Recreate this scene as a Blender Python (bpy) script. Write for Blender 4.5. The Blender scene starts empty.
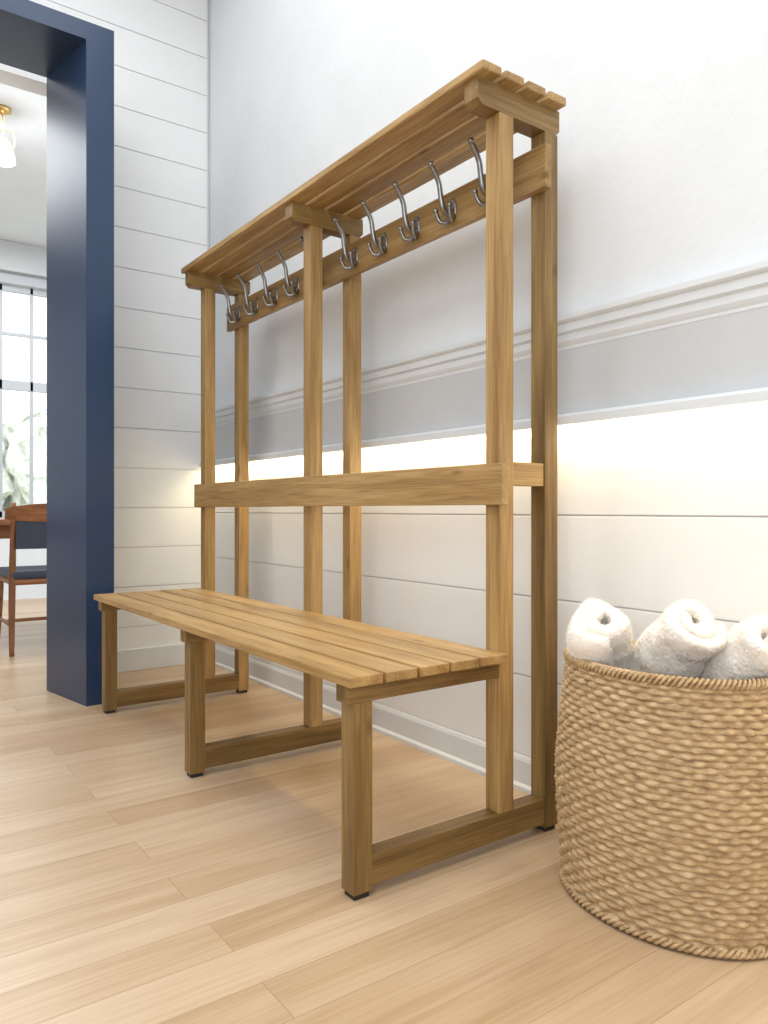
import bpy, bmesh, math, random
from mathutils import Vector, Matrix, noise
random.seed(7)
scn = bpy.context.scene
H = 0.82
W = 1.65      # right wall plane
D = 3.91      # back wall plane
scn.view_settings.view_transform = 'Standard'

# ---------------------------------------------------------------- helpers
def link(o, parent=None):
    scn.collection.objects.link(o)
    if parent: o.parent = parent
    return o
def empty(name, loc=(0,0,0)):
    e = bpy.data.objects.new(name, None); e.empty_display_size = .1
    e.location = loc
    return link(e)
def mesh_obj(name, verts, faces, mat=None, parent=None, smooth=False, loc=(0,0,0)):
    m = bpy.data.meshes.new(name); m.from_pydata(verts, [], faces); m.update()
    if smooth:
        m.polygons.foreach_set('use_smooth', [True]*len(m.polygons))
    if mat: m.materials.append(mat)
    o = bpy.data.objects.new(name, m); o.location = loc
    return link(o, parent)
def box(name, x0,x1,y0,y1,z0,z1, mat, parent=None, bev=.002, origin=(0,0,0)):
    bm = bmesh.new(); bmesh.ops.create_cube(bm, size=1)
    cx,cy,cz=(x0+x1)/2,(y0+y1)/2,(z0+z1)/2
    for v in bm.verts:
        v.co = Vector((v.co.x*(x1-x0), v.co.y*(y1-y0), v.co.z*(z1-z0)))
    if bev>0: bmesh.ops.bevel(bm, geom=bm.edges[:], offset=bev, segments=2, affect='EDGES', profile=.6)
    m = bpy.data.meshes.new(name); bm.to_mesh(m); bm.free()
    m.materials.append(mat)
    o = bpy.data.objects.new(name, m); o.location=(cx-origin[0],cy-origin[1],cz-origin[2])
    return link(o, parent)
def multibox(name, boxes, mat, parent=None, bev=0):
    bm=bmesh.new()
    for (x0,x1,y0,y1,z0,z1) in boxes:
        r=bmesh.ops.create_cube(bm,size=1)
        vs=r['verts']
        for v in vs:
            v.co=Vector(((x0+x1)/2+v.co.x*(x1-x0),(y0+y1)/2+v.co.y*(y1-y0),(z0+z1)/2+v.co.z*(z1-z0)))
    if bev>0: bmesh.ops.bevel(bm, geom=bm.edges[:], offset=bev, segments=2, affect='EDGES', profile=.6)
    m=bpy.data.meshes.new(name); bm.to_mesh(m); bm.free(); m.materials.append(mat)
    o=bpy.data.objects.new(name,m); return link(o,parent)
def prism(name, pts, z0, z1, mat, parent=None):
    n=len(pts)
    V=[(p[0],p[1],z0) for p in pts]+[(p[0],p[1],z1) for p in pts]
    F=[tuple(range(n))[::-1], tuple(range(n,2*n))]+[(i,(i+1)%n,n+(i+1)%n,n+i) for i in range(n)]
    o=mesh_obj(name,V,F,mat,parent); fixn(o); return o
def fixn(o):
    bm=bmesh.new(); bm.from_mesh(o.data); bmesh.ops.recalc_face_normals(bm,faces=bm.faces[:]); bm.to_mesh(o.data); bm.free()
def crom(pts, sub=6):
    P=[Vector(p) for p in pts]; out=[]
    for i in range(len(P)-1):
        p0=P[max(i-1,0)];p1=P[i];p2=P[i+1];p3=P[min(i+2,len(P)-1)]
        for k in range(sub):
            t=k/sub
            out.append(.5*((2*p1)+(-p0+p2)*t+(2*p0-5*p1+4*p2-p3)*t*t+(-p0+3*p1-3*p2+p3)*t**3))
    out.append(P[-1]); return out
def tube_data(pts, rad, seg=10, sub=6, off=0):
    C=crom(pts,sub); n=len(C); V=[];F=[]
    up=Vector((0.13,1,.07)).normalized()
    for i,c in enumerate(C):
        t=(C[min(i+1,n-1)]-C[max(i-1,0)]).normalized()
        a=up.cross(t).normalized(); b=t.cross(a).normalized()
        u=i/(n-1)*(len(rad)-1); k=min(int(u),len(rad)-2) if len(rad)>1 else 0
        r=rad[k]+(rad[k+1]-rad[k])*(u-k) if len(rad)>1 else rad[0]
        for j in range(seg):
            th=2*math.pi*j/seg
            V.append(c+a*math.cos(th)*r+b*math.sin(th)*r)
    for i in range(n-1):
        for j in range(seg):
            F.append((off+i*seg+j,off+i*seg+(j+1)%seg,off+(i+1)*seg+(j+1)%seg,off+(i+1)*seg+j))
    F.append(tuple(off+j for j in range(seg))[::-1]); F.append(tuple(off+(n-1)*seg+j for j in range(seg)))
    return V,F
def lathe_data(prof, seg=32, c=(0,0,0), off=0):
    V=[];F=[]
    for (r,z) in prof:
        for j in range(seg):
            th=2*math.pi*j/seg; V.append((c[0]+r*math.cos(th),c[1]+r*math.sin(th),c[2]+z))
    for i in range(len(prof)-1):
        for j in range(seg):
            F.append((off+i*seg+j,off+i*seg+(j+1)%seg,off+(i+1)*seg+(j+1)%seg,off+(i+1)*seg+j))
    return V,F
def sphere_data(c, r, off=0, seg=12, sc=(1,1,1)):
    V=[];F=[];R=8
    for i in range(R+1):
        ph=math.pi*i/R
        for j in range(seg):
            th=2*math.pi*j/seg
            V.append((c[0]+sc[0]*r*math.sin(ph)*math.cos(th),c[1]+sc[1]*r*math.sin(ph)*math.sin(th),c[2]+sc[2]*r*math.cos(ph)))
    for i in range(R):
        for j in range(seg):
            F.append((off+i*seg+j,off+(i+1)*seg+j,off+(i+1)*seg+(j+1)%seg,off+i*seg+(j+1)%seg))
    return V,F

# ---------------------------------------------------------------- materials
def newmat(name, rough=.5, col=(.8,.8,.8), metal=0):
    m=bpy.data.materials.new(name); m.use_nodes=True
    nt=m.node_tree; b=nt.nodes['Principled BSDF']
    b.inputs['Base Color'].default_value=(*col,1); b.inputs['Roughness'].default_value=rough
    b.inputs['Metallic'].default_value=metal
    return m,nt,b
def N(nt,t,**kw):
    n=nt.nodes.new(t)
    for k,v in kw.items(): setattr(n,k,v)
    return n
def ramp(nt, stops):
    r=N(nt,'ShaderNodeValToRGB'); e=r.color_ramp.elements
    e[0].position=stops[0][0]; e[0].color=(*stops[0][1],1)
    e[1].position=stops[-1][0]; e[1].color=(*stops[-1][1],1)
    for p,c in stops[1:-1]:
        x=e.new(p); x.color=(*c,1)
    return r
def mixc(nt,a,b,fac,mode='MIX'):
    m=N(nt,'ShaderNodeMix',data_type='RGBA',blend_type=mode)
    L=nt.links
    if isinstance(fac,(int,float)): m.inputs[0].default_value=fac
    else: L.new(fac,m.inputs[0])
    for s,i in ((a,6),(b,7)):
        if isinstance(s,tuple): m.inputs[i].default_value=(*s,1)
        else: L.new(s,m.inputs[i])
    return m.outputs[2]
def wood(name, axis, dark, mid, light, rough=.45, val=1.0, bump=.2):
    m,nt,b=newmat(name,rough); L=nt.links
    tc=N(nt,'ShaderNodeTexCoord'); oi=N(nt,'ShaderNodeObjectInfo')
    comb=N(nt,'ShaderNodeVectorMath',operation='SCALE'); comb.inputs[0].default_value=(7.3,5.1,9.7)
    L.new(oi.outputs['Random'],comb.inputs['Scale'])
    add=N(nt,'ShaderNodeVectorMath',operation='ADD'); L.new(tc.outputs['Object'],add.inputs[0]); L.new(comb.outputs[0],add.inputs[1])
    def stretched(al,ac,detail,dist):
        mp=N(nt,'ShaderNodeMapping'); s=[ac]*3; s[axis]=al; mp.inputs['Scale'].default_value=s
        L.new(add.outputs[0],mp.inputs[0])
        n=N(nt,'ShaderNodeTexNoise'); n.inputs['Scale'].default_value=1; n.inputs['Detail'].default_value=detail
        n.inputs['Distortion'].default_value=dist
        L.new(mp.outputs[0],n.inputs[0]); return n.outputs[0]
    broad=stretched(1.3,20,4,.7); fine=stretched(7,260,3,.3)
    r=ramp(nt,[(.30,dark),(.5,mid),(.70,light)]); L.new(broad,r.inputs[0])
    r2=ramp(nt,[(.36,(.56,.46,.34)),(.58,(1,1,1))]); L.new(fine,r2.inputs[0])
    c=mixc(nt,r.outputs[0],r2.outputs[0],.6,'MULTIPLY')
    mp=N(nt,'ShaderNodeMapping'); s=[9]*3; s[axis]=3.2; mp.inputs['Scale'].default_value=s; L.new(add.outputs[0],mp.inputs[0])
    vo=N(nt,'ShaderNodeTexVoronoi'); vo.inputs['Scale'].default_value=1; L.new(mp.outputs[0],vo.inputs[0])
    rk=ramp(nt,[(.03,(.30,.18,.10)),(.10,(1,1,1))]); L.new(vo.outputs['Distance'],rk.inputs[0])
    c=mixc(nt,c,rk.outputs[0],.75,'MULTIPLY')
    mr=N(nt,'ShaderNodeMapRange'); mr.inputs[3].default_value=.90*val; mr.inputs[4].default_value=1.08*val
    L.new(oi.outputs['Random'],mr.inputs[0])
    hs=N(nt,'ShaderNodeHueSaturation'); L.new(mr.outputs[0],hs.inputs['Value']); L.new(c,hs.inputs['Color'])
    L.new(hs.outputs[0],b.inputs['Base Color'])
    bp=N(nt,'ShaderNodeBump'); bp.inputs['Strength'].default_value=bump; bp.inputs['Distance'].default_value=.002
    L.new(fine,bp.inputs['Height']); L.new(bp.outputs[0],b.inputs['Normal'])
    return m
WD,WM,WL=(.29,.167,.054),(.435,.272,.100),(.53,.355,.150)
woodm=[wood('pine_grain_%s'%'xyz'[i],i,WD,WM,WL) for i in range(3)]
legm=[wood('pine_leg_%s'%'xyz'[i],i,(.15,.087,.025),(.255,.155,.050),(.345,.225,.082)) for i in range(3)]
walnut=[wood('chair_wood_%s'%'xyz'[i],i,(.16,.06,.02),(.28,.11,.04),(.36,.16,.06)) for i in range(3)]

def paint(name,col,rough=.5,bump=.02,scale=40,var=.02):
    m,nt,b=newmat(name,rough,col); L=nt.links
    tc=N(nt,'ShaderNodeTexCoord'); n=N(nt,'ShaderNodeTexNoise'); n.inputs['Scale'].default_value=scale; n.inputs['Detail'].default_value=3
    L.new(tc.outputs['Object'],n.inputs[0])
    n2=N(nt,'ShaderNodeTexNoise'); n2.inputs['Scale'].default_value=3.5; n2.inputs['Detail'].default_value=4; n2.inputs['Roughness'].default_value=.7
    L.new(tc.outputs['Object'],n2.inputs[0])
    lo=tuple(c*(1-var*2) for c in col); hi=tuple(min(1,c*(1+var)) for c in col)
    r=ramp(nt,[(.3,lo),(.7,hi)]); L.new(n2.outputs[0],r.inputs[0]); L.new(r.outputs[0],b.inputs['Base Color'])
    if bump>0:
        bp=N(nt,'ShaderNodeBump'); bp.inputs['Strength'].default_value=bump; bp.inputs['Distance'].default_value=.01
        L.new(n.outputs[0],bp.inputs['Height']); L.new(bp.outputs[0],b.inputs['Normal'])
    return m
plaster=paint('plaster_white',(.78,.81,.835),.8,.08,60,.02)
ship=paint('shiplap_white',(.86,.88,.89),.45,.04,30,.01)
gap_m=paint('groove_grey',(.74,.74,.74),.8)
trimg=paint('trim_grey',(.59,.61,.63),.5,.05,50,.02)
trimw=paint('trim_white',(.74,.78,.81),.45,.02)
framem=paint('window_frame_grey',(.50,.53,.56),.5,.02)
ceil_m=paint('ceiling_white',(.85,.87,.89),.8)
farwall=paint('far_room_wall',(.80,.85,.90),.8)
blue=paint('navy_paint',(.018,.042,.10),.28,0,20,.03)
navyleather=paint('navy_upholstery',(.03,.04,.07),.5,.1,150,.05)
hookm,_,_=newmat('brushed_nickel',.28,(.30,.29,.28),1)
brass,_,_=newmat('brass',.25,(.75,.52,.22),1)
rubber,_,_=newmat('black_rubber',.6,(.02,.02,.02))
def floor_mat():
    m,nt,b=newmat('beech_floor',.33); L=nt.links
    tc=N(nt,'ShaderNodeTexCoord')
    br=N(nt,'ShaderNodeTexBrick'); br.offset=.37; br.inputs['Scale'].default_value=1
    br.inputs['Brick Width'].default_value=3.1; br.inputs['Row Height'].default_value=.115
    br.inputs['Mortar Size'].default_value=.0009; br.inputs['Mortar Smooth'].default_value=.3
    br.inputs['Color1'].default_value=(0,0,0,1); br.inputs['Color2'].default_value=(1,1,1,1); br.inputs['Mortar'].default_value=(.5,.5,.5,1)
    br.inputs['Bias'].default_value=0
    L.new(tc.outputs['Object'],br.inputs[0])
    sc=N(nt,'ShaderNodeVectorMath',operation='MULTIPLY'); sc.inputs[1].default_value=(3.1,9.7,5.5)
    L.new(br.outputs['Color'],sc.inputs[0])
    ad=N(nt,'ShaderNodeVectorMath',operation='ADD'); L.new(tc.outputs['Object'],ad.inputs[0]); L.new(sc.outputs[0],ad.inputs[1])
    def st(a,c,d,ds):
        mp=N(nt,'ShaderNodeMapping'); mp.inputs['Scale'].default_value=(a,c,c); L.new(ad.outputs[0],mp.inputs[0])
        n=N(nt,'ShaderNodeTexNoise'); n.inputs['Scale'].default_value=1; n.inputs['Detail'].default_value=d; n.inputs['Distortion'].default_value=ds
        L.new(mp.outputs[0],n.inputs[0]); return n.outputs[0]
    broad=st(.9,11,4,1.5); fine=st(5,150,3,.2)
    base=ramp(nt,[(0,(.53,.375,.230)),(.5,(.59,.435,.280)),(1,(.65,.50,.345))]); L.new(br.outputs['Color'],base.inputs[0])
    g=ramp(nt,[(.3,(.80,.73,.64)),(.60,(1.0,1.0,1.0))]); L.new(broad,g.inputs[0])
    c=mixc(nt,base.outputs[0],g.outputs[0],.75,'MULTIPLY')
    f=ramp(nt,[(.35,(.82,.77,.71)),(.6,(1,1,1))]); L.new(fine,f.inputs[0])
    c=mixc(nt,c,f.outputs[0],.5,'MULTIPLY')
    c=mixc(nt,c,(.36,.24,.14),br.outputs['Fac'])
    L.new(c,b.inputs['Base Color'])
    return m
floorm=floor_mat()

# ---------------------------------------------------------------- room shell
box('floor',-3.0,4.2,-2.6,8.2,-.1,0,floorm,bev=0)
box('ceiling',-3.0,W+.15,-2.6,D,3.8,3.9,ceil_m,bev=0)
box('wall_right',W,W+.15,-2.6,D,0,3.8,plaster,bev=0)
box('wall_left',-3.1,-3.0,-2.6,D,0,3.8,plaster,bev=0)
box('wall_front',-3.0,W+.15,-2.7,-2.6,0,3.8,plaster,bev=0)
DZ=2.87
multibox('wall_back',[(.90,W+.15,D,D+.12,0,3.8),(-.75,.90,D,D+.12,DZ,3.8),(-3.1,-.75,D,D+.12,0,3.8)],ship)
rb=[]; edges=[.10,.335,.569,.805,1.06]
for a,b_ in zip(edges[:-1],edges[1:]):
    rb.append((W-.016,W+.01,-2.6,D-.001,a+.002,b_-.002))
multibox('wall_right_shiplap',rb,ship,bev=.0015)
box('wall_right_groove',W-.010,W+.02,-2.6,D-.001,.05,1.06,gap_m,bev=0)
bb=[]; z=.02; step=.203
while z<3.8:
    z1=min(z+step,3.8)
    bb.append((.905,W-.017,D-.016,D+.01,z+.002,z1-.002))
    bb.append((-3.0,-.76,D-.016,D+.01,z+.002,z1-.002))
    if z>DZ-.05: bb.append((-.76,.905,D-.016,D+.01,z+.002,z1-.002))
    z+=step
multibox('wall_back_shiplap',bb,ship,bev=.0015)
multibox('wall_back_groove',[(.905,W-.005,D-.010,D+.02,0,3.8),(-3,-.76,D-.010,D+.02,0,3.8),(-.76,.905,D-.010,D+.02,DZ,3.8)],gap_m)

def profile_y(name,prof,y0,y1,mat,wx=W):
    n=len(prof)
    V=[(wx-d,y0,z) for d,z in prof]+[(wx-d,y1,z) for d,z in prof]
    F=[(i,(i+1)%n,n+(i+1)%n,n+i) for i in range(n)]+[tuple(range(n)),tuple(range(n,2*n))[::-1]]
    o=mesh_obj(name,V,F,mat); fixn(o); return o
profile_y('trim_1',[(-.01,1.352),(.044,1.352),(.044,1.338),(.040,1.333),(.034,1.330),(.034,1.308),(.026,1.302),(.026,1.284),(.022,1.276),(.018,1.270),(.018,1.262),(-.01,1.262)],-2.6,D-.016,trimw)
profile_y('trim_2',[(-.01,1.262),(.017,1.262),(.017,1.085),(-.01,1.085)],-2.6,D-.016,trimg)
profile_y('trim_3',[(-.01,1.085),(.022,1.085),(.055,1.078),(.060,1.072),(.060,1.050),(.056,1.050),(.056,1.064),(-.01,1.064)],-2.6,D-.016,trimw)
profile_y('baseboard_right',[(-.005,0),(.030,0),(.030,.012),(.022,.020),(.022,.085),(.018,.098),(.008,.106),(-.005,.106)],-2.6,D-.016,trimw)
box('baseboard_back',.905,W-.03,D-.035,D,0,.11,trimw,bev=.003)
ledm=bpy.data.materials.new('led_warm'); ledm.use_nodes=True
lb=ledm.node_tree.nodes['Principled BSDF']; lb.inputs['Emission Color'].default_value=(1,.85,.6,1); lb.inputs['Emission Strength'].default_value=3
box('led_strip',W-.054,W-.040,-2.5,D-.05,1.058,1.0635,ledm,bev=0)
def area(name,loc,rot,sx,sy,e,col):
    l=bpy.data.lights.new(name,'AREA'); l.shape='RECTANGLE'; l.size=sx; l.size_y=sy; l.energy=e; l.color=col
    o=bpy.data.objects.new(name,l); o.location=loc; o.rotation_euler=rot; return link(o)
area('led_light',(W-.047,.68,1.056),(0,math.radians(-2),0),.014,6.3,15,(1,.77,.42))

# doorway casing (deep, navy)
door=empty('door_1')
prism('jamb_right',[(.848,3.29),(.962,3.29),(.962,D+.0),(.905,D+.0),(.778,3.69)],0,2.86,blue,door)
prism('jamb_left',[(-.70,3.29),(-.81,3.29),(-.81,D),(-.70,D)],0,2.86,blue,door)
prism('header',[(-.70,3.29),(.848,3.29),(.778,3.69),(-.70,3.69)],2.785,2.86,blue,door)

# ---------------------------------------------------------------- far room
FY=7.6; FC=3.25
box('wall_far_right',3.2,3.3,D+.12,FY,0,FC,farwall,bev=0)
box('wall_far_left',-2.6,-2.5,D+.12,FY,0,FC,farwall,bev=0)
wx0,wx1,wz0,wz1=-.2,1.75,.75,2.88
multibox('wall_far',[(-2.6,wx0,FY,FY+.15,0,FC),(wx1,3.3,FY,FY+.15,0,FC),(wx0,wx1,FY,FY+.15,0,wz0),(wx0,wx1,FY,FY+.15,wz1,FC)],farwall)
box('ceiling_far',-2.6,3.3,D+.12,FY+.15,FC,FC+.1,farwall,bev=0)
box('trim_4',-2.5,3.2,FY-.08,FY-.001,2.98,FC,trimg,bev=.01)
win=[(wx0-.08,wx1+.08,FY-.03,FY+.0,wz1,wz1+.08),(wx0-.08,wx1+.08,FY-.05,FY,wz0-.05,wz0),(wx0-.08,wx0,FY-.03,FY,wz0,wz1),(wx1,wx1+.08,FY-.03,FY,wz0,wz1)]
x=wx0+.12
k=0
while x<=wx1+.01:
    t=.032 if k%4==0 else .014
    win.append((x-t,x+t,FY+.03,FY+.07,wz0,wz1)); x+=.26; k+=1
win+= [(wx0,wx1,FY+.03,FY+.07,1.92,2.01),(wx0,wx1,FY+.035,FY+.065,2.42,2.45),(wx0,wx1,FY+.03,FY+.07,wz0,wz0+.06),(wx0,wx1,FY+.03,FY+.07,wz1-.06,wz1)]
multibox('window_1',win,framem,bev=.003)

foliage,nt,b=newmat('foliage',.7,(.35,.5,.25))
tc=N(nt,'ShaderNodeTexCoord'); n=N(nt,'ShaderNodeTexNoise'); n.inputs['Scale'].default_value=6; n.inputs['Detail'].default_value=6
nt.links.new(tc.outputs['Object'],n.inputs[0]); r=ramp(nt,[(.36,(.56,.60,.50)),(.54,(.94,.95,.92))]); nt.links.new(n.outputs[0],r.inputs[0]); nt.links.new(r.outputs[0],b.inputs['Base Color'])
bm=bmesh.new()
for i in range(22):
    rr=random.uniform(.6,1.2)
    M=Matrix.Translation((random.uniform(-2,5.5),random.uniform(12.3,14),random.uniform(.1,2.0)))
    bmesh.ops.create_icosphere(bm,subdivisions=4,radius=rr,matrix=M)
for v in bm.verts:
    v.co+= noise.noise_vector(v.co*3)*.3+noise.noise_vector(v.co*9)*.12
m=bpy.data.meshes.new('garden_hedge'); bm.to_mesh(m); bm.free(); m.materials.append(foliage); link(bpy.data.objects.new('garden_hedge',m))
grass=paint('lawn',(.60,.65,.52),.9)
box('ground',-12,16,8.2,22,-.3,-.05,grass,bev=0)

# dining table
tb=empty('dining_table',(.5,5.6,0))
o_=(.5,5.6,0)
box('table_top',-.7,1.55,5.15,6.05,.725,.762,walnut[0],tb,.006,o_)
for i,(a,c) in enumerate([(-.6,5.25),(1.45,5.25),(-.6,5.95),(1.45,5.95)]):
    box('leg_%d'%i,a-.035,a+.035,c-.035,c+.035,0,.725,walnut[2],tb,.005,o_)
box('apron_1',-.565,1.415,5.235,5.265,.64,.724,walnut[0],tb,.003,o_)
box('apron_2',-.565,1.415,5.935,5.965,.64,.724,walnut[0],tb,.003,o_)

def chair(loc,rot):
    c=empty('dining_chair',loc); c.rotation_euler=(0,0,rot)
    w=.20
    def add(nm,V,F,mt,sm=True): 
        o=mesh_obj(nm,V,F,mt,c,sm); fixn(o)
    for s in (-1,1):
        V,F=tube_data([(s*w,-.22,0),(s*.195,-.195,.25),(s*.19,-.18,.45),(s*.19,-.20,.65),(s*.195,-.25,.86)],[.013,.018,.019,.016,.013]); add('rear_leg_%d'%(s>0),V,F,walnut[2])
        V,F=tube_data([(s*.205,.22,0),(s*.195,.20,.22),(s*.19,.19,.43)],[.012,.017,.019]); add('front_leg_%d'%(s>0),V,F,walnut[2])
        V,F=tube_data([(s*.2,-.205,.17),(s*.2,.205,.17)],[.010]*2); add('side_stretcher_%d'%(s>0),V,F,walnut[1])
        V,F=tube_data([(s*.19,-.18,.41),(s*.19,.19,.41)],[.017]*2); add('seat_rail_%d'%(s>0),V,F,walnut[1])
    V,F=tube_data([(-.19,-.19,.41),(.19,-.19,.41)],[.017]*2); add('seat_rail_back',V,F,walnut[0])
    V,F=tube_data([(-.19,.19,.41),(.19,.19,.41)],[.017]*2); add('seat_rail_front',V,F,walnut[0])
    V,F=tube_data([(-.2,-.0,.17),(.2,0,.17)],[.010]*2); add('cross_stretcher',V,F,walnut[0])
    V=[];F=[];n=16
    for i in range(n+1):
        t=i/n*2-1; x=t*.235; y=-.235-.05*(1-t*t)
        hh=.075-.03*t*t
        for (dy,z) in ((0,.79-hh*.5),(.022,.79-hh*.5),(.022,.79+hh*.9),(0,.79+hh*.9)): V.append((x,y+dy-.02*(z-.79)/.07,z))
    for i in range(n):
        for j in range(4): F.append((i*4+j,i*4+(j+1)%4,(i+1)*4+(j+1)%4,(i+1)*4+j))
    F+= [(0,1,2,3),tuple(n*4+j for j in (3,2,1,0))]
    add('crest_rail',V,F,walnut[0],False)
    V=[];F=[]
    for i in range(n+1):
        t=i/n*2-1; x=t*.18; y=-.195-.035*(1-t*t)
        for (dy,z) in ((-.012,.60),(.018,.60),(.01,.76),(-.02,.76)): V.append((x,y+dy-.02,z))
    for i in range(n):
        for j in range(4): F.append((i*4+j,i*4+(j+1)%4,(i+1)*4+(j+1)%4,(i+1)*4+j))
    F+= [(0,1,2,3),tuple(n*4+j for j in (3,2,1,0))]
    add('back_pad',V,F,navyleather,False)
    s=box('seat_pad',-.205,.205,-.2,.215,.425,.475,navyleather,c,.018)
    return c
chair((1.0,4.88,0),0)

pl=empty('pendant_light',(.82,5.07,-.04))
V,F=lathe_data([(.0,3.29),(.05,3.29),(.05,3.275),(.025,3.26),(.006,3.25),(.006,3.12),(.025,3.11),(.03,3.08),(.0,3.08)]); mesh_obj('canopy',V,F,brass,pl,True)
glow=bpy.data.materials.new('lamp_glass'); glow.use_nodes=True; gb=glow.node_tree.nodes['Principled BSDF']
gb.inputs['Base Color'].default_value=(1,.95,.85,1); gb.inputs['Emission Color'].default_value=(1,.86,.62,1); gb.inputs['Emission Strength'].default_value=1.1
V,F=lathe_data([(.03,3.10),(.045,3.08),(.065,3.02),(.073,2.97),(.06,2.96),(.0,2.97)]); mesh_obj('shade',V,F,glow,pl,True)
for s in (-1,1):
    V,F=tube_data([(0,0,3.15),(s*.04,0,3.17),(s*.065,0,3.13),(s*.06,0,3.06)],[.004]*4); mesh_obj('arm_%d'%(s>0),V,F,brass,pl,True)

# ---------------------------------------------------------------- bench with coat rack
B=empty('coat_rack_bench')
T=.024
ys=[1.342,2.24,3.14]
FLX=.90; FPX=1.322; BPX=1.482
for k,y in enumerate(ys):
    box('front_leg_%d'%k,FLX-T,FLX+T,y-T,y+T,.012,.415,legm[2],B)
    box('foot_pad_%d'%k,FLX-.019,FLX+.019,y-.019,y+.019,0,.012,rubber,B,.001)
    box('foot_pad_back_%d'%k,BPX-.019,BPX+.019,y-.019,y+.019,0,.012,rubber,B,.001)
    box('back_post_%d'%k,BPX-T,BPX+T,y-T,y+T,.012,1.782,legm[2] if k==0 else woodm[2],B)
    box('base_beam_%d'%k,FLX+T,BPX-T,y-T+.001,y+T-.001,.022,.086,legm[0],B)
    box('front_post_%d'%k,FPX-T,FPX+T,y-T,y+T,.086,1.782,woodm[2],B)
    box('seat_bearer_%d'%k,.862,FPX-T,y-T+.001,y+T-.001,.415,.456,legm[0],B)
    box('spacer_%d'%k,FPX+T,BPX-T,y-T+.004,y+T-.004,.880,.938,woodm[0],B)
    x0,x1,z0,z1=1.228,1.512,1.782,1.846
    pr=[(x0,z1),(x0,z0+.014),(x0+.014,z0),(x1-.012,z0),(x1,z0+.012),(x1,z1)]
    cx,cz=(x0+x1)/2,(z0+z1)/2; n=len(pr)
    V=[(p[0]-cx,-T,p[1]-cz) for p in pr]+[(p[0]-cx,T,p[1]-cz) for p in pr]
    F=[tuple(range(n)),tuple(range(n,2*n))[::-1]]+[(i,(i+1)%n,n+(i+1)%n,n+i) for i in range(n)]
    o=mesh_obj('top_bearer_%d'%k,V,F,legm[0],B,False,(cx,y,cz)); fixn(o)
Y0,Y1=1.288,3.182
n=5; g=.008; x0,x1=.848,1.296; w=(x1-x0-g*(n-1))/n
for i in range(n):
    a=x0+i*(w+g); box('seat_slat_%d'%i,a,a+w,Y0,Y1,.456,.478,woodm[1],B,.003)
n=4; x0,x1=1.215,1.505; g=.014; w=(x1-x0-g*(n-1))/n
for i in range(n):
    a=x0+i*(w+g); box('shelf_slat_%d'%i,a,a+w,Y0,Y1,1.846,1.867,woodm[1],B,.004)
box('back_rail',FPX-T-.022,FPX-T,Y0,3.186,.832,.932,woodm[1],B,.003)
RX=BPX-T-.022
box('hook_rail',RX,BPX-T,1.296,3.20,1.628,1.738,woodm[1],B,.003)
def hook_mesh():
    V=[];F=[]
    def add(d):
        V.extend([tuple(v) for v in d[0]]); F.extend(d[1])
    add(sphere_data((-.001,0,.0),.017,len(V),14,(.3,.9,2.0)))
    add(sphere_data((-.004,0,.023),.006,len(V),10,(.8,1,1)))
    add(sphere_data((-.004,0,-.023),.006,len(V),10,(.8,1,1)))
    add(tube_data([(-.002,0,-.008),(-.018,0,-.016),(-.038,0,-.006),(-.047,0,.026),(-.052,0,.058),(-.068,0,.088),(-.082,0,.106)],[.010,.009,.008,.0075,.0075,.0075,.006],10,6,len(V)))
    add(sphere_data((-.083,0,.108),.0095,len(V),12))
    for s in (-1,1):
        add(tube_data([(-.002,s*.003,-.016),(-.014,s*.012,-.036),(-.030,s*.022,-.036),(-.038,s*.028,-.016),(-.040,s*.030,-.008)],[.008,.007,.006,.0055,.005],8,5,len(V)))
        add(sphere_data((-.040,s*.030,-.005),.0078,len(V),10))
    m=bpy.data.meshes.new('coat_hook'); m.from_pydata(V,[],F); m.update()
    bm=bmesh.new(); bm.from_mesh(m); bmesh.ops.recalc_face_normals(bm,faces=bm.faces[:]); bm.to_mesh(m); bm.free()
    m.polygons.foreach_set('use_smooth',[True]*len(m.polygons)); m.materials.append(hookm); return m
hm=hook_mesh()
for i,y in enumerate([1.48,1.645,1.812,1.98,2.148,2.375,2.55,2.725,2.90,3.07]):
    o=bpy.data.objects.new('hook_%d'%i,hm); o.location=(RX,y,1.682); link(o,B)

# ---------------------------------------------------------------- wicker basket
wick,nt,b=newmat('wicker',.6); L=nt.links
tc=N(nt,'ShaderNodeTexCoord'); n1=N(nt,'ShaderNodeTexNoise'); n1.inputs['Scale'].default_value=45; n1.inputs['Detail'].default_value=4
mp=N(nt,'ShaderNodeMapping'); mp.inputs['Scale'].default_value=(1,1,3.0); L.new(tc.outputs['Object'],mp.inputs[0]); L.new(mp.outputs[0],n1.inputs[0])
r=ramp(nt,[(.25,(.28,.17,.08)),(.5,(.49,.335,.175)),(.75,(.66,.49,.29))]); L.new(n1.outputs[0],r.inputs[0])
L.new(r.outputs[0],b.inputs['Base Color'])
BK=empty('wicker_basket',(1.432,.945,0))
BRX,BRY,BH=.195,.245,.50
def prof(z):
    t=z/BH
    return .965+.075*math.sin(min(1,t*1.15)*math.pi*.62) - .13*max(0,t-.45)**1.3*1.9
rows=40; per=7; NS=72; seg=NS*9
V=[];F=[]
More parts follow.
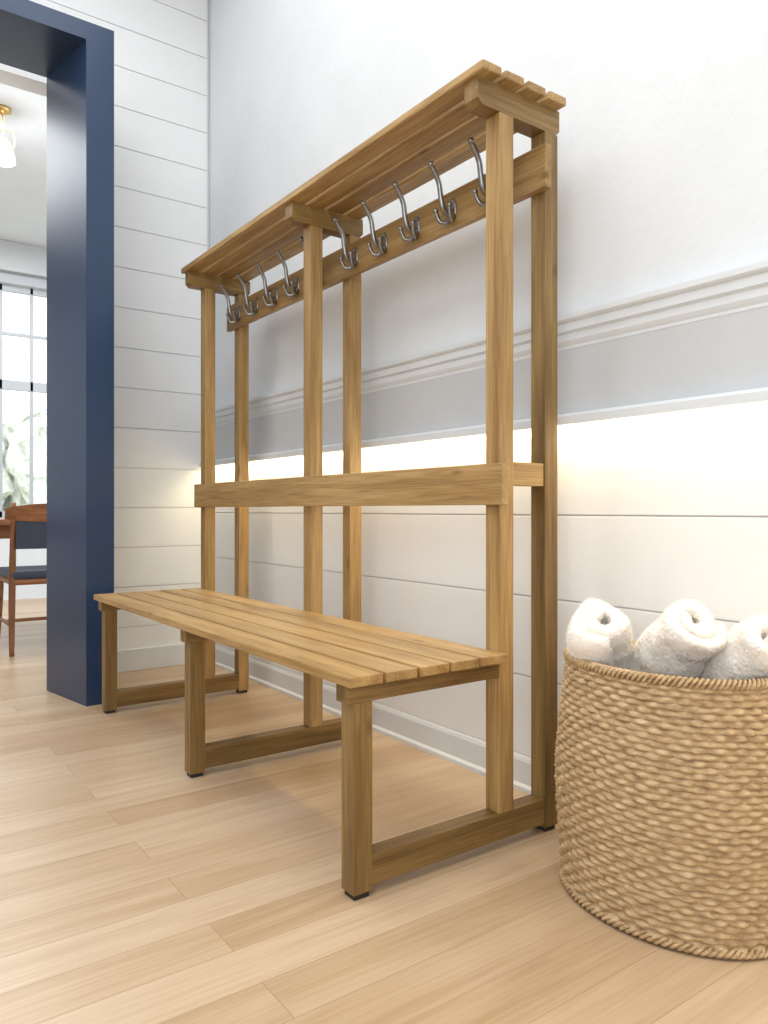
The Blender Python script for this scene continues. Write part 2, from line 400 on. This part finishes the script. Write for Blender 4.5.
for i in range(rows*per+1):
    z=.012+(BH-.02)*i/(rows*per); ri=int(i/per-1e-6); f=(i%per)/per
    cr=math.sqrt(max(0,1-(2*f-1)**2)) if i%per else 0
    for j in range(seg):
        th=2*math.pi*j/seg
        jit=noise.noise(Vector((math.cos(th)*6,math.sin(th)*6,ri*1.7)))
        jj=noise.noise(Vector((math.cos(th)*14,math.sin(th)*14,ri*3.1)))
        wv=math.cos(NS/2*th+math.pi*ri+.3*jit)
        off=.0066*cr+ .0036*wv*(.2+.8*cr)+(.0016*jit+.0018*jj)*(.3+.7*cr)
        zz=z+.006*noise.noise(Vector((math.cos(th)*4,math.sin(th)*4,z*7)))*math.sin(math.pi*i/(rows*per))
        p=prof(z)
        V.append(((BRX*p+off-.0015)*math.cos(th),(BRY*p+off-.0015)*math.sin(th),zz))
for i in range(rows*per):
    for j in range(seg): F.append((i*seg+j,i*seg+(j+1)%seg,(i+1)*seg+(j+1)%seg,(i+1)*seg+j))
mesh_obj('woven_body',V,F,wick,BK,True)
V=[];F=[];s2=64
for i,z in enumerate([.49,.4,.3,.2,.1,.02]):
    for j in range(s2):
        th=2*math.pi*j/s2; p=prof(z); V.append(((BRX*p-.011)*math.cos(th),(BRY*p-.011)*math.sin(th),z))
for i in range(5):
    for j in range(s2): F.append((i*s2+j,(i+1)*s2+j,(i+1)*s2+(j+1)%s2,i*s2+(j+1)%s2))
F.append(tuple(5*s2+j for j in range(s2)))
mesh_obj('inner_lining',V,F,wick,BK,True)
def rope(name,z,p,rr,strands,turns,thick,dr=0):
    for s in range(strands):
        V=[];F=[];n=620;sg=8
        for i in range(n):
            th=2*math.pi*i/n; ph=turns*th+2*math.pi*s/strands
            rad=Vector((math.cos(th),math.sin(th),0)); c=Vector((BRX*p*math.cos(th),BRY*p*math.sin(th),z))+rad*(dr+rr*math.cos(ph))+Vector((0,0,rr*math.sin(ph)))
            for j in range(sg):
                a=2*math.pi*j/sg; V.append(c+rad*thick*math.cos(a)+Vector((0,0,thick*math.sin(a))))
        for i in range(n):
            for j in range(sg):
                F.append((i*sg+j,i*sg+(j+1)%sg,((i+1)%n)*sg+(j+1)%sg,((i+1)%n)*sg+j))
        mesh_obj(name+'_%d'%s,V,F,wick,BK,True)
rope('rim_braid',BH-.002,prof(BH),.0062,3,44,.0050,.002)
rope('base_braid',.012,prof(.012),.005,3,36,.0045,.004)

# ---------------------------------------------------------------- fluffy rolled towels
fl,nt,b=newmat('terry_cream',.95,(.95,.91,.84)); L=nt.links
tc=N(nt,'ShaderNodeTexCoord'); n1=N(nt,'ShaderNodeTexNoise'); n1.inputs['Scale'].default_value=25; n1.inputs['Detail'].default_value=3
L.new(tc.outputs['Object'],n1.inputs[0]); r=ramp(nt,[(.35,(.94,.87,.78)),(.6,(.98,.95,.90))]); L.new(n1.outputs[0],r.inputs[0]); L.new(r.outputs[0],b.inputs['Base Color'])
def towel(loc,rot,R,Ln,seed):
    turns=1.6; nt_=260; nl=110; th=.0150
    V=[];F=[]
    def cpt(u):
        a=u*turns*2*math.pi+seed*1.3; rr=.012+(R-.018)*u
        return Vector((rr*math.cos(a),rr*math.sin(a)*.9,0))
    ring=[]
    for i in range(nt_+1):
        u=i/nt_; p=cpt(u); q=cpt(min(1,u+.002))-cpt(max(0,u-.002)); nn=Vector((q.y,-q.x,0)).normalized()
        e=math.sqrt(max(0,1-max(0,(u-.93)/.07)**2))
        ring.append((p,nn,th*max(.15,e)))
    loop=[(p,nn*t) for p,nn,t in ring]+[(p,-nn*t) for p,nn,t in reversed(ring)]
    n=len(loop)
    sd=Vector((seed*3.1,0,0))
    for k in range(nl+1):
        s=k/nl*2-1
        ends=(1-abs(s)**5*.18)
        te=math.sqrt(max(0.0,1-max(0,(abs(s)-.84)/.16)**2))
        for c,off in loop:
            q=c*ends+off*(.25+.75*te)
            v=Vector((q.x,q.y,s*Ln/2 + (1-c.length/R)*.015*s))
            v+=noise.noise_vector(v*9+sd)*.018
            v+=noise.noise_vector(v*32+sd)*.004
            v+=noise.noise_vector(v*170+sd)*.0016
            v+=noise.noise_vector(v*330+sd)*.0010
            V.append(v)
    for k in range(nl):
        for j in range(n): F.append((k*n+j,k*n+(j+1)%n,(k+1)*n+(j+1)%n,(k+1)*n+j))
    for k,flip in ((0,0),(nl,1)):
        for i in range(nt_):
            a=k*n+i;b1=k*n+i+1;c=k*n+n-2-i;d=k*n+n-1-i
            F.append((a,b1,c,d) if flip else (d,c,b1,a))
    o=mesh_obj('rolled_towel',V,F,fl,None,True,loc); o.rotation_euler=rot; fixn(o)
    try:
        o.modifiers.new('terry_pile','PARTICLE_SYSTEM'); ps=o.particle_systems[0].settings
        ps.type='HAIR'; ps.count=15000; ps.hair_length=.0034; ps.hair_step=3; ps.brownian_factor=.001
        ps.render_step=2; ps.display_step=2; ps.root_radius=1; ps.tip_radius=.5; ps.radius_scale=.0006
        ps.material=1
    except Exception as ex: print('hair',ex)
    return o
def aim(v):
    return Vector(v).to_track_quat('Z','Y').to_euler()
towel((1.36,1.052,.510),aim((-.55,-.30,.6)),.063,.24,1)
towel((1.41,.935,.524),aim((-.40,-.75,.6)),.069,.25,2)
towel((1.46,.815,.510),aim((-.25,-.6,.6)),.063,.23,3)

# ---------------------------------------------------------------- lights, world, camera
area('added_ceiling_fill',(-.3,1.2,3.75),(0,0,0),3.2,4.0,106,(.97,.985,1))  # soft fill added under the unseen ceiling, no fixture modelled
area('added_rear_fill',(-2.2,-1.4,2.0),(math.radians(72),0,math.radians(-50)),2.4,2.2,60,(.93,.965,1))  # fill added behind the camera; the walls there have no window
area('added_far_fill',(.6,5.8,3.2),(0,0,0),2.5,2.0,85,(.95,.98,1))  # area light added below the far ceiling to brighten that room
pt=bpy.data.lights.new('pendant_bulb','POINT'); pt.energy=8; pt.color=(.97,.98,1); pt.shadow_soft_size=.08
po=bpy.data.objects.new('pendant_bulb',pt); po.location=(.82,5.07,2.70); link(po)
wd=bpy.data.worlds.new('World'); scn.world=wd; wd.use_nodes=True
bg=wd.node_tree.nodes['Background']; bg.inputs[0].default_value=(.95,.98,1,1); bg.inputs[1].default_value=2.1
cam=bpy.data.cameras.new('camera'); cam.sensor_fit='VERTICAL'; cam.sensor_height=36; cam.lens=758/1024*36
cam.clip_start=.02
co=bpy.data.objects.new('camera',cam); co.location=(0,0,H); co.rotation_euler=(math.radians(90),0,math.radians(-35.9)); link(co)
cam.shift_y=-.002
scn.camera=co
